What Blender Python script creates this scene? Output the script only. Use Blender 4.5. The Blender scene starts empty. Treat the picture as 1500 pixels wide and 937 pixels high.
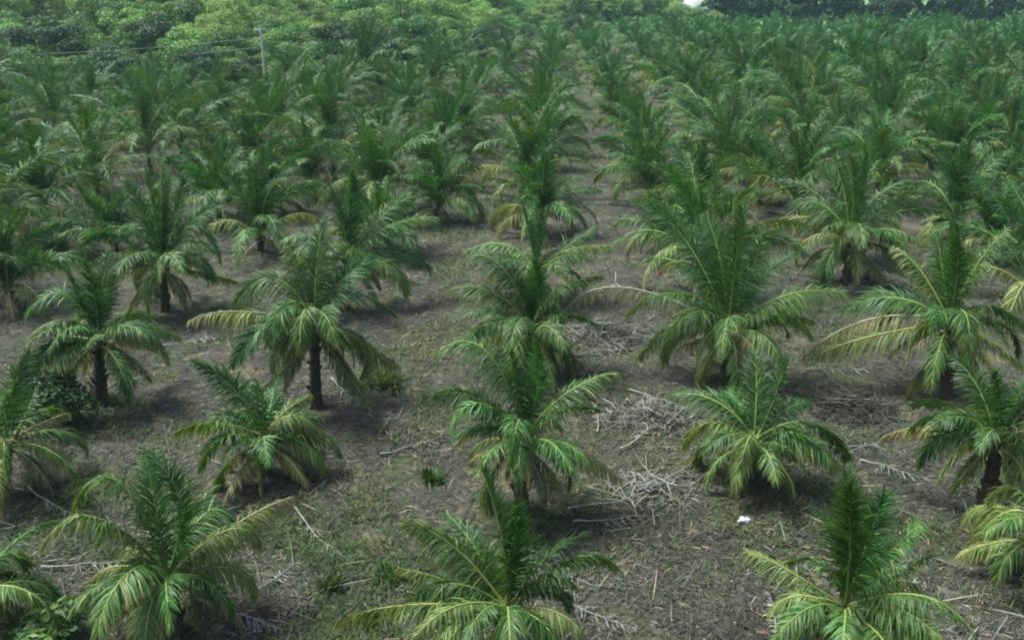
import bpy, math, random
import numpy as np

SC = bpy.context.scene
COL = SC.collection
RAD = math.radians
rng = np.random.default_rng(7)
random.seed(7)

# ------------------------------------------------------------------ camera
FPX, PW, PH = 1280.0, 1500.0, 937.0
CAM_H, PITCH, YAW = 15.0, RAD(21.3), RAD(3.12)
CP = np.array([0.0, 0.0, CAM_H])
FW = np.array([-math.sin(YAW) * math.cos(PITCH), math.cos(YAW) * math.cos(PITCH), -math.sin(PITCH)])
RT = np.array([math.cos(YAW), math.sin(YAW), 0.0])
UP = np.cross(RT, FW)

cam = bpy.data.cameras.new('camera')
cam.sensor_width = 36.0
cam.lens = 36.0 * FPX / PW
cam.clip_start = 0.5
cam.clip_end = 6000.0
camo = bpy.data.objects.new('camera', cam)
COL.objects.link(camo)
camo.location = CP
camo.rotation_euler = (math.pi / 2 - PITCH, 0.0, YAW)
SC.camera = camo


def ray(px, py):
    d = FW * FPX + RT * (px - PW / 2) - UP * (py - PH / 2)
    return d / np.linalg.norm(d)


def at(px, py):
    """photo pixel -> point on the flat field"""
    d = ray(px, py)
    return CP + d * (-CAM_H / d[2])


def project(P):
    q = np.asarray(P, float) - CP
    z = q @ FW
    return PW / 2 + FPX * (q @ RT) / z, PH / 2 - FPX * (q @ UP) / z, z


# ------------------------------------------------------------------ terrain
def vnoise(x, y, seed=0):
    x = np.asarray(x, float); y = np.asarray(y, float)
    xi = np.floor(x).astype(np.int64); yi = np.floor(y).astype(np.int64)
    fx = x - xi; fy = y - yi
    fx = fx * fx * (3 - 2 * fx); fy = fy * fy * (3 - 2 * fy)

    def h(a, b):
        n = (a * 374761393 + b * 668265263 + seed * 974711) & 0x7fffffff
        n = ((n ^ (n >> 13)) * 1274126177) & 0x7fffffff
        n = n ^ (n >> 16)
        return (n & 0xffff) / 65535.0
    return (h(xi, yi) * (1 - fx) * (1 - fy) + h(xi + 1, yi) * fx * (1 - fy)
            + h(xi, yi + 1) * (1 - fx) * fy + h(xi + 1, yi + 1) * fx * fy)


EDGE_PX = [-400, 0, 380, 470, 560, 650, 720, 800, 1000, 1500, 2000]
EDGE_Y = [102, 106, 112, 120, 134, 152, 180, 222, 256, 256, 256]


def bearing_px(X, Y):
    """bearing of a ground point seen from the drone, as a photo column"""
    Yc = np.maximum(np.asarray(Y, float), 5.0)
    x = np.asarray(X, float) * math.cos(YAW) + Yc * math.sin(YAW)
    y = -np.asarray(X, float) * math.sin(YAW) + Yc * math.cos(YAW)
    return PW / 2 + FPX * x / np.maximum(y, 1.0) / math.cos(PITCH) * 0.93


def edge_y(X, Y):
    return np.interp(bearing_px(X, Y), EDGE_PX, EDGE_Y)


def gz(X, Y):
    X = np.asarray(X, float); Y = np.asarray(Y, float)
    z = (vnoise(X * .35, Y * .35, 1) - .5) * .16 + (vnoise(X * 1.1, Y * 1.1, 2) - .5) * .17 + (vnoise(X * 2.6, Y * 2.6, 3) - .5) * .08 * np.clip((75 - Y) / 30, 0, 1) \
        + (vnoise(X * .06, Y * .06, 4) - .5) * .3
    d = Y - edge_y(X, Y) - 9.0
    b = bearing_px(X, Y)
    w = np.clip((940 - b) / 220.0, 0, 1)
    w = w * w * (3 - 2 * w)
    z = z + np.clip(np.where(d > 0, 0.21 * d - 0.21 * 8 * (1 - np.exp(-np.maximum(d, 0) / 8)), 0), 0, 26) * w
    return z


def gpt(px, py):
    p = at(px, py)
    p[2] = float(gz(p[0], p[1]))
    return p


# ------------------------------------------------------------------ object helpers
def tag(o, label=None, cat=None, group=None, kind=None):
    if label: o['label'] = label
    if cat: o['category'] = cat
    if group: o['group'] = group
    if kind: o['kind'] = kind
    return o


def empty(name, loc, rz=0.0, s=1.0):
    o = bpy.data.objects.new(name, None)
    o.empty_display_size = .3
    COL.objects.link(o)
    o.location = loc
    o.rotation_euler = (0, 0, rz)
    o.scale = (s, s, s)
    return o


def link(name, me, parent=None):
    o = bpy.data.objects.new(name, me)
    COL.objects.link(o)
    if parent is not None:
        o.parent = parent
    return o


def mesh(name, V, F, mat, attrs=None, smooth=False, mats=None, mi=None):
    """V n x 3; F list of tuples or an m x 4 int array"""
    me = bpy.data.meshes.new(name)
    V = np.asarray(V, np.float32)
    if isinstance(F, np.ndarray):
        m, k = F.shape
        me.vertices.add(len(V)); me.vertices.foreach_set('co', V.ravel())
        me.loops.add(m * k); me.loops.foreach_set('vertex_index', F.astype(np.int32).ravel())
        me.polygons.add(m)
        me.polygons.foreach_set('loop_start', np.arange(0, m * k, k, dtype=np.int32))
        me.polygons.foreach_set('loop_total', np.full(m, k, np.int32))
        me.update(calc_edges=True)
    else:
        me.from_pydata([tuple(map(float, v)) for v in V], [], F)
        me.update()
    for mm in (mats or [mat]):
        me.materials.append(mm)
    if mi is not None:
        me.polygons.foreach_set('material_index', np.asarray(mi, np.int32))
    if smooth:
        me.polygons.foreach_set('use_smooth', np.ones(len(me.polygons), bool))
    for k, a in (attrs or {}).items():
        at_ = me.attributes.new(k, 'FLOAT', 'FACE')
        at_.data.foreach_set('value', np.asarray(a, np.float32))
    return me


def tube(P, R, n=6, cap=True):
    """tube along points P with radii R -> V, quad faces (array)"""
    P = np.asarray(P, float); R = np.asarray(R, float)
    T = np.gradient(P, axis=0)
    T /= np.linalg.norm(T, axis=1)[:, None] + 1e-9
    ref = np.array([0., 0., 1.]) if abs(T[0][2]) < .8 else np.array([1., 0., 0.])
    A = np.cross(T, ref); A /= np.linalg.norm(A, axis=1)[:, None] + 1e-9
    B = np.cross(T, A)
    th = np.linspace(0, 2 * math.pi, n, endpoint=False)
    V = (P[:, None, :] + R[:, None, None] * (np.cos(th)[None, :, None] * A[:, None, :]
                                             + np.sin(th)[None, :, None] * B[:, None, :])).reshape(-1, 3)
    F = []
    for i in range(len(P) - 1):
        for j in range(n):
            F.append((i * n + j, i * n + (j + 1) % n, (i + 1) * n + (j + 1) % n, (i + 1) * n + j))
    return V, np.array(F, np.int64)


def join(parts):
    """list of (V, F[, attr]) -> one V, F, attr"""
    V = []; F = []; A = []; k = 0
    for p in parts:
        V.append(p[0]); F.append(p[1] + k); k += len(p[0])
        A.append(np.asarray(p[2], float) if len(p) > 2 else np.zeros(len(p[1])))
    return np.concatenate(V), np.concatenate(F), np.concatenate(A)


# ------------------------------------------------------------------ materials
def newmat(name):
    m = bpy.data.materials.new(name)
    m.use_nodes = True
    nt = m.node_tree
    for n in list(nt.nodes):
        nt.nodes.remove(n)
    return m, nt, nt.nodes, nt.links


def ramp(N, stops):
    r = N.new('ShaderNodeValToRGB')
    el = r.color_ramp.elements
    while len(el) < len(stops):
        el.new(0.5)
    for e, (p, c) in zip(el, stops):
        e.position = p
        e.color = (*c, 1)
    return r


def leaf_mat(name, stops, attr='age', trans=.35, rough=.5, spec=.35, var=.25, hue=.02):
    m, nt, N, L = newmat(name)
    out = N.new('ShaderNodeOutputMaterial')
    a = N.new('ShaderNodeAttribute'); a.attribute_name = attr
    r = ramp(N, stops); L.new(a.outputs['Fac'], r.inputs[0])
    oi = N.new('ShaderNodeObjectInfo')
    geo = N.new('ShaderNodeNewGeometry')
    hs = N.new('ShaderNodeHueSaturation')
    mr = N.new('ShaderNodeMapRange'); L.new(oi.outputs['Random'], mr.inputs[0])
    mr.inputs[3].default_value = .5 - hue; mr.inputs[4].default_value = .5 + hue
    L.new(mr.outputs[0], hs.inputs['Hue'])
    mul = N.new('ShaderNodeMath'); mul.operation = 'MULTIPLY_ADD'
    L.new(geo.outputs['Random Per Island'], mul.inputs[0])
    mul.inputs[1].default_value = var * 2; mul.inputs[2].default_value = 1 - var
    mr2 = N.new('ShaderNodeMapRange'); L.new(oi.outputs['Random'], mr2.inputs[0])
    mr2.inputs[3].default_value = 1 - var * .5; mr2.inputs[4].default_value = 1 + var * .5
    m2 = N.new('ShaderNodeMath'); m2.operation = 'MULTIPLY'
    L.new(mul.outputs[0], m2.inputs[0]); L.new(mr2.outputs[0], m2.inputs[1])
    L.new(m2.outputs[0], hs.inputs['Value'])
    L.new(r.outputs[0], hs.inputs['Color'])
    p = N.new('ShaderNodeBsdfPrincipled')
    L.new(hs.outputs[0], p.inputs['Base Color'])
    p.inputs['Roughness'].default_value = rough
    p.inputs['Specular IOR Level'].default_value = spec
    t = N.new('ShaderNodeBsdfTranslucent')
    tc = N.new('ShaderNodeMix'); tc.data_type = 'RGBA'; tc.blend_type = 'MULTIPLY'
    tc.inputs[0].default_value = 1
    L.new(hs.outputs[0], tc.inputs[6]); tc.inputs[7].default_value = (1.5, 1.35, .55, 1)
    L.new(tc.outputs[2], t.inputs[0])
    mx = N.new('ShaderNodeMixShader'); mx.inputs[0].default_value = trans
    L.new(p.outputs[0], mx.inputs[1]); L.new(t.outputs[0], mx.inputs[2])
    L.new(mx.outputs[0], out.inputs[0])
    return m


def rough_mat(name, c1, c2, scale=8, rough=.9, bump=.3, coord='Object', attr=None, stops=None):
    m, nt, N, L = newmat(name)
    out = N.new('ShaderNodeOutputMaterial')
    p = N.new('ShaderNodeBsdfPrincipled')
    p.inputs['Roughness'].default_value = rough
    p.inputs['Specular IOR Level'].default_value = .2
    tc = N.new('ShaderNodeTexCoord')
    n = N.new('ShaderNodeTexNoise'); n.inputs['Scale'].default_value = scale
    n.inputs['Detail'].default_value = 5
    L.new(tc.outputs[coord], n.inputs['Vector'])
    r = ramp(N, [(.3, c1), (.7, c2)])
    L.new(n.outputs['Fac'], r.inputs[0])
    L.new(r.outputs[0], p.inputs['Base Color'])
    if attr:
        a = N.new('ShaderNodeAttribute'); a.attribute_name = attr
        r2 = ramp(N, stops); L.new(a.outputs['Fac'], r2.inputs[0])
        mx = N.new('ShaderNodeMix'); mx.data_type = 'RGBA'; mx.blend_type = 'MULTIPLY'
        mx.inputs[0].default_value = 1
        L.new(r2.outputs[0], mx.inputs[6]); L.new(r.outputs[0], mx.inputs[7])
        L.new(mx.outputs[2], p.inputs['Base Color'])
    b = N.new('ShaderNodeBump'); b.inputs['Strength'].default_value = bump
    L.new(n.outputs['Fac'], b.inputs['Height']); L.new(b.outputs[0], p.inputs['Normal'])
    L.new(p.outputs[0], out.inputs[0])
    return m


PALM_STOPS = [(0.0, (.050, .138, .018)), (.16, (.027, .084, .020)), (.36, (.050, .128, .028)), (.47, (.086, .172, .040)),  # age tones; mid ages also darkened as crown shade, older lightened as lit arches
              (.58, (.145, .215, .056)), (.74, (.200, .235, .060)), (.86, (.27, .245, .10)), (1.0, (.155, .135, .10))]
M_PALM = leaf_mat('palm_leaf', PALM_STOPS, trans=.30, rough=.48, spec=.36, var=.40, hue=.015)
M_RIB = leaf_mat('palm_midrib', [(0, (.11, .20, .04)), (.4, (.17, .24, .06)), (.7, (.32, .30, .09)), (1, (.27, .24, .19))],
                 trans=.05, rough=.5, var=.15)
M_TRUNK = rough_mat('palm_bark', (.035, .028, .022), (.11, .085, .06), scale=9, bump=.8)
M_TREE = leaf_mat('tree_leaf', [(0, (.008, .020, .014)), (.32, (.042, .105, .034)), (.7, (.115, .235, .042)), (1, (.19, .30, .08))],
                  attr='age', trans=.3, rough=.55, spec=.3, var=.3, hue=.02)
M_BARK = rough_mat('tree_bark', (.07, .055, .045), (.17, .145, .12), scale=5, bump=.6)
M_GRASS = leaf_mat('grass_blade', [(0, (.034, .080, .020)), (.5, (.064, .105, .030)), (1, (.15, .138, .065))],
                   trans=.3, rough=.6, spec=.2, var=.3)
M_LITTER = leaf_mat('dry_litter', [(0, (.030, .029, .024)), (.3, (.066, .063, .050)), (.6, (.120, .118, .098)), (.85, (.27, .28, .26)), (1, (.25, .19, .10))],
                    trans=.05, rough=.85, spec=.15, var=.3, hue=.01)
M_CONC = rough_mat('weathered_concrete', (.42, .43, .42), (.58, .58, .56), scale=6, bump=.2)
M_WHITE = rough_mat('white_paint', (.72, .72, .70), (.82, .82, .80), scale=2, bump=.05, rough=.7)
M_ROOF = rough_mat('roof_sheet', (.34, .34, .35), (.45, .45, .46), scale=3, bump=.1, rough=.5)
M_DARK = rough_mat('dark_opening', (.02, .02, .022), (.035, .035, .04), scale=3, bump=.1)
M_WIRE = rough_mat('wire_metal', (.40, .41, .42), (.52, .53, .54), scale=3, bump=.0, rough=.4)
M_BAG = rough_mat('white_plastic', (.36, .39, .42), (.58, .61, .64), scale=14, bump=.2, rough=.35)
M_STAKE = rough_mat('pale_wood', (.36, .35, .31), (.55, .53, .48), scale=9, bump=.3)


def ground_mat():
    m, nt, N, L = newmat('field_soil')
    out = N.new('ShaderNodeOutputMaterial')
    p = N.new('ShaderNodeBsdfPrincipled')
    p.inputs['Roughness'].default_value = .95
    p.inputs['Specular IOR Level'].default_value = .12
    tc = N.new('ShaderNodeTexCoord')

    def noise(scale, detail=6, rough=.6, dist=0.0, sx=1, sy=1):
        mp = N.new('ShaderNodeMapping'); mp.inputs['Scale'].default_value = (sx, sy, 1)
        L.new(tc.outputs['Object'], mp.inputs['Vector'])
        n = N.new('ShaderNodeTexNoise'); n.inputs['Scale'].default_value = scale
        n.inputs['Detail'].default_value = detail; n.inputs['Roughness'].default_value = rough
        n.inputs['Distortion'].default_value = dist
        L.new(mp.outputs[0], n.inputs['Vector'])
        return n.outputs['Fac']

    def mix(fac, a, b, mode='MIX'):
        x = N.new('ShaderNodeMix'); x.data_type = 'RGBA'; x.blend_type = mode
        if isinstance(fac, float): x.inputs[0].default_value = fac
        else: L.new(fac, x.inputs[0])
        for s, v in ((6, a), (7, b)):
            if isinstance(v, tuple): x.inputs[s].default_value = (*v, 1)
            else: L.new(v, x.inputs[s])
        return x.outputs[2]

    def step(v, lo, hi):
        r = N.new('ShaderNodeMapRange'); r.interpolation_type = 'SMOOTHSTEP'
        L.new(v, r.inputs[0]); r.inputs[1].default_value = lo; r.inputs[2].default_value = hi
        return r.outputs[0]
    fine = noise(14, 8, .7)
    r1 = ramp(N, [(.30, (.022, .021, .018)), (.47, (.054, .052, .043)), (.62, (.098, .094, .078)), (.8, (.175, .170, .145))])
    L.new(fine, r1.inputs[0])
    c = r1.outputs[0]
    c = mix(step(noise(.55, 5, .6, .6), .53, .70), c, mix(step(noise(9, 6), .35, .65), (.120, .100, .055), (.185, .162, .100)))   # straw / ochre patches
    c = mix(step(noise(.33, 6, .65, .4), .50, .64), c, mix(fine, (.038, .052, .024), (.095, .108, .052)))   # thin green growth
    c = mix(step(noise(.8, 6, .7), .53, .68), c, mix(fine, (.028, .030, .025), (.066, .067, .055)))       # bare dark soil
    c = mix(step(noise(2.3, 7, .72, .8), .54, .64), c, mix(noise(20, 5), (.085, .080, .064), (.190, .180, .150)))   # dry pale litter mats
    c = mix(step(noise(4.5, 7, .7, .5), .56, .66), c, mix(fine, (.022, .021, .018), (.055, .053, .044)))   # damp dark clods
    # far from the field the ground carries green cover
    sep = N.new('ShaderNodeSeparateXYZ'); L.new(tc.outputs['Object'], sep.inputs[0])
    gcov = mix(noise(.25, 8, .7), (.05, .095, .03), (.13, .20, .055))
    c = mix(step(sep.outputs['Z'], .5, 2.2), c, gcov)
    far = step(sep.outputs['Y'], 262.0, 270.0)
    c = mix(far, c, mix(noise(.12, 8, .7), (.10, .19, .045), (.17, .27, .07)))
    L.new(c, p.inputs['Base Color'])
    b = N.new('ShaderNodeBump'); b.inputs['Strength'].default_value = .9; b.inputs['Distance'].default_value = .10
    L.new(fine, b.inputs['Height'])
    L.new(b.outputs[0], p.inputs['Normal'])
    L.new(p.outputs[0], out.inputs[0])
    return m


M_GROUND = ground_mat()

# ------------------------------------------------------------------ ground sheet


def axis(fine_lo, fine_hi, step, lo, hi, g=1.09):
    a = list(np.arange(fine_lo, fine_hi, step))
    s = step; x = fine_hi
    while x < hi:
        a.append(x); s *= g; x += s
    a.append(hi)
    s = step; x = fine_lo - step
    b = []
    while x > lo:
        b.append(x); s *= g; x -= s
    b.append(lo)
    return np.array(b[::-1] + a)


gx = axis(-30, 30, .16, -1500, 1500, 1.06)
gy = axis(10, 60, .16, -60, 2400, 1.05)
GX, GY = np.meshgrid(gx, gy)
GZ = gz(GX, GY)
V = np.stack([GX, GY, GZ], -1).reshape(-1, 3)
nx, ny = len(gx), len(gy)
ii = np.arange(ny - 1)[:, None] * nx + np.arange(nx - 1)[None, :]
F = np.stack([ii, ii + 1, ii + nx + 1, ii + nx], -1).reshape(-1, 4)
tag(link('ground', mesh('ground', V, F, M_GROUND, smooth=True)), 'bare grey brown plantation soil with dry litter and thin green patches', 'ground', kind='structure')


# ------------------------------------------------------------------ palm fronds
def curve_e(az, el, L, bend, origin, K=16):
    """arching midrib: azimuth, start elevation, length and total bend in degrees"""
    s = np.linspace(0, 1, K)
    phi = RAD(el) - RAD(bend) * s ** 1.2
    r = np.concatenate([[0], np.cumsum(np.cos((phi[1:] + phi[:-1]) / 2))]) * L / (K - 1)
    z = np.concatenate([[0], np.cumsum(np.sin((phi[1:] + phi[:-1]) / 2))]) * L / (K - 1)
    a = RAD(az)
    return origin + np.stack([r * math.cos(a), r * math.sin(a), z], -1)


def curve_p(node, az, mid, tip, K=16):
    """arching midrib in the vertical plane of azimuth az through the crown node, from photo points"""
    a = RAD(az)
    n = np.array([-math.sin(a), math.cos(a), 0.0])

    def hit(px, py):
        d = ray(px, py)
        t = ((node - CP) @ n) / (d @ n)
        return CP + d * t
    M, T = hit(*mid), hit(*tip)
    B = (M - .25 * node - .25 * T) * 2
    t = np.linspace(0, 1, K)[:, None]
    C = (1 - t) ** 2 * node + 2 * t * (1 - t) * B + t * t * T
    # even spacing
    seg = np.concatenate([[0], np.cumsum(np.linalg.norm(np.diff(C, axis=0), axis=1))])
    u = np.linspace(0, seg[-1], K)
    return np.stack([np.interp(u, seg, C[:, i]) for i in range(3)], -1)


def frond(P, az, age, n, width, lmax, R, roll=None, t0=.13, segs=3, bare=0.0):
    """leaflets along midrib P -> V, quads, age per face"""
    K = len(P)
    L = np.linalg.norm(np.diff(P, axis=0), axis=1).sum()
    a = RAD(az)
    T = np.gradient(P, axis=0); T /= np.linalg.norm(T, axis=1)[:, None] + 1e-9
    S0 = np.array([-math.sin(a), math.cos(a), 0.0])
    fixed = roll is not None
    roll0 = R.normal(0, RAD(16 + 30 * max(0, 1 - age / .3))) if roll is None else roll
    twist = 0.0 if fixed else R.normal(0, RAD(55))
    t = np.linspace(t0, .995, n) + R.normal(0, .25 / n, n)
    t = np.clip(t, t0, .998)
    t = np.concatenate([t, t]); side = np.concatenate([np.ones(n), -np.ones(n)])
    keep = R.random(2 * n) > bare
    t = t[keep]; side = side[keep]; m = len(t)
    u = t * (K - 1)
    p = np.stack([np.interp(u, np.arange(K), P[:, i]) for i in range(3)], -1)
    tt = np.stack([np.interp(u, np.arange(K), T[:, i]) for i in range(3)], -1)
    tt /= np.linalg.norm(tt, axis=1)[:, None]
    N0 = np.cross(tt, S0)
    roll = (roll0 + twist * t)[:, None]
    S = S0 * np.cos(roll) + N0 * np.sin(roll)
    Nn = np.cross(tt, S)
    x = (t - t0) / (1 - t0)
    prof = (.45 + .55 * np.clip(x / .28, 0, 1)) * (1 - .62 * np.clip((x - .45) / .55, 0, 1) ** 1.4)
    ln = lmax * prof * R.uniform(.62, 1.16, m)
    yng = max(0.0, 1 - age / .35)
    al = np.radians(62 - 30 * x - 8 * yng + R.normal(0, 11, m))
    be = np.radians(34 - 62 * age + R.normal(0, 14, m))
    d = (np.cos(al)[:, None] * tt + np.sin(al)[:, None] * (side[:, None] * S * np.cos(be)[:, None] + Nn * np.sin(be)[:, None]))
    g = (.34 + 2.9 * age) * R.uniform(.5, 1.4, m) * (1 - .35 * yng)
    rr = np.array([0, .3, .66, 1.0]) if segs == 3 else (np.array([0, .5, 1.0]) if segs == 2 else np.array([0, 1.0]))
    ww = np.array([.55, 1.0, .72, .10]) if segs == 3 else (np.array([.7, 1.0, .15]) if segs == 2 else np.array([1.0, .45]))
    q = [p]
    dirs = [d]
    for k in range(1, len(rr)):
        rm = (rr[k] + rr[k - 1]) / 2
        dk = d + np.array([0, 0, -1.0]) * (g * rm * 1.3)[:, None]
        dk /= np.linalg.norm(dk, axis=1)[:, None]
        q.append(q[-1] + dk * (ln * (rr[k] - rr[k - 1]))[:, None]); dirs.append(dk)
    tw = R.normal(0, .35, m)
    rows = []
    for k in range(len(rr)):
        W = np.cross(Nn, dirs[k]); W /= np.linalg.norm(W, axis=1)[:, None] + 1e-9
        W = W + Nn * (tw + .5 * side * (.5 - age))[:, None]
        W /= np.linalg.norm(W, axis=1)[:, None] + 1e-9
        w = (width * ww[k] * (.65 + .35 * prof) * .5)[:, None] if np.ndim(width) else (width * ww[k] * (.65 + .35 * prof) * .5)[:, None]
        rows.append(q[k] - W * w); rows.append(q[k] + W * w)
    nr = len(rows)
    V = np.stack(rows, 1).reshape(-1, 3)
    base = np.arange(m) * nr
    F = []; A = []
    la = np.clip(age + R.normal(0, .05, m) + .10 * (x > .8) * (age > .3) + (R.random(m) < .07) * R.uniform(.1, .4, m), 0, 1)
    for k in range(len(rr) - 1):
        F.append(np.stack([base + 2 * k, base + 2 * k + 1, base + 2 * k + 3, base + 2 * k + 2], -1))
        A.append(np.clip(la + (.12 * age if k == len(rr) - 2 else 0), 0, 1))
    return V, np.concatenate(F), np.concatenate(A)


def midrib(P, rb=.035, n=5):
    K = len(P)
    s = np.linspace(0, 1, K)
    R_ = rb * (1 - .86 * s) + rb * .9 * np.exp(-s * 14)
    return tube(P, R_, n)


def trunk_parts(base, node, r0, R, n=9):
    """short stem with ring scars, split leaf bases and a fibrous neck"""
    h = np.linalg.norm(node - base)
    k = max(6, int(h / .12))
    s = np.linspace(-.06, 1.05, k)
    P = base + (node - base) * s[:, None]
    rad = r0 * (1.28 - .42 * np.clip(s, 0, 1) + .25 * np.exp(-np.clip(s, 0, 1) * 9)) * (1 + .10 * ((np.arange(k) % 2) - .5))
    rad[-1] *= .45
    parts = [tube(P, rad, n)]
    nb = max(5, int(h * 9))
    for i in range(nb):
        z = R.uniform(.12, 1.0); a = i * 2.4 + R.normal(0, .2)
        o = base + (node - base) * z
        c, sn = math.cos(a), math.sin(a)
        ln = R.uniform(.16, .34)
        pts = [o + np.array([c, sn, 0]) * r0 * .75, o + np.array([c * (r0 + ln * .3), sn * (r0 + ln * .3), ln * .55]),
               o + np.array([c * (r0 + ln * .55), sn * (r0 + ln * .55), ln])]
        parts.append(tube(pts, [.07, .05, .022], 5))
    return join(parts)


def random_fronds(R, nf, L, size=1.0, upright=0.0, a0=None):
    """list of ('e', az, elev, length, bend, age), youngest first"""
    out = []
    a0 = R.uniform(0, 360) if a0 is None else a0
    for i in range(nf):
        f = i / (nf - 1)
        az = a0 + i * 137.5 + R.normal(0, 8)
        el = 88 - 46 * f ** 1.1 + R.normal(0, 7) + upright * (1 - f) * 3
        bend = 14 + 138 * f ** .75 + R.normal(0, 16) - upright * 5
        ln = L * (.72 + .36 * math.sin(math.pi * (.18 + .62 * f))) * R.uniform(.9, 1.08)
        age = .06 + .40 * f + R.normal(0, .05)
        if f > .72 and R.random() < .55:
            age = R.uniform(.5, .74); bend += 10
        if f > .86 and R.random() < .6:
            age = R.uniform(.74, 1.0); el = R.uniform(-30, 10); bend = 65; ln *= .6
        if f > .3 and R.random() < .10: continue
        out.append(('e', az, el, ln, bend, float(np.clip(age, .02, 1))))
    return out


DET = {'A': dict(n=150, width=.036, segs=3), 'B': dict(n=88, width=.050, segs=3),
       'C': dict(n=42, width=.080, segs=2), 'D': dict(n=19, width=.15, segs=2)}


def build_palm(base, node, fronds, det, R, r0=.15, parts=True, sub=True, label=None, group=None, esc=1.0):
    """a palm: trunk, then one child per frond (leaflets) with its midrib as sub-part"""
    D = DET[det]
    root = empty('coconut_palm', base)
    tag(root, label, 'palm tree', group)
    nl = node - base
    V, F, _ = trunk_parts(np.zeros(3), nl, r0, R)
    link('trunk', mesh('trunk', V, F, M_TRUNK), root)
    crown = []; ribs = []
    for f in fronds:
        if f[0] == 'e':
            _, az, el, L, bend, age = f
            L *= esc
            a = RAD(az)
            o = nl + np.array([math.cos(a), math.sin(a), 0]) * r0 * .55 - np.array([0, 0, R.uniform(0, .25) + age * .25])
            P = curve_e(az, el, L, bend, o)
        else:
            az, mid, tip, age = f
            az = az + VIEW_AZ(base)
            P = curve_p(node, az, mid, tip) - base
            L = np.linalg.norm(np.diff(P, axis=0), axis=1).sum()
        lmax = min(1.05, max(.40, .215 * L + .10)) * R.uniform(.85, 1.15)
        bare = .35 if age > .8 else .05
        leaf = frond(P, az, age, int(D['n'] * min(1.15, max(.6, L / 3.2))), D['width'], lmax, R, segs=D['segs'], bare=bare)
        rib = midrib(P, .020 + .006 * L, 5 if det in 'AB' else 4)
        ra = np.full(len(rib[1]), min(1, age + .12))
        if parts:
            fo = link('frond', mesh('frond', leaf[0], leaf[1], M_PALM, {'age': leaf[2]}), root)
            if sub:
                link('midrib', mesh('midrib', rib[0], rib[1], M_RIB, {'age': ra}, smooth=True), fo)
            else:
                ribs.append((rib[0], rib[1], ra))
        else:
            crown.append(leaf); ribs.append((rib[0], rib[1], ra))
    if crown:
        V, F, A = join(crown + ribs)
        nl_ = sum(len(c[1]) for c in crown)
        link('crown', mesh('crown', V, F, None, {'age': A}, mats=[M_PALM, M_RIB],
                           mi=np.concatenate([np.zeros(nl_), np.ones(len(F) - nl_)])), root)
    return root


def node_at(base, px, py):
    """crown node above the base, from its photo point (on the upright plane through the base facing the drone)"""
    n = np.array([FW[0], FW[1], 0]); n /= np.linalg.norm(n)
    d = ray(px, py)
    return CP + d * (((base - CP) @ n) / (d @ n))




def VIEW_AZ(b):
    return math.degrees(math.atan2(b[1], b[0])) - 90.0


E = lambda az, el, L, bend, age: ('e', az, el, L, bend, age)
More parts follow.
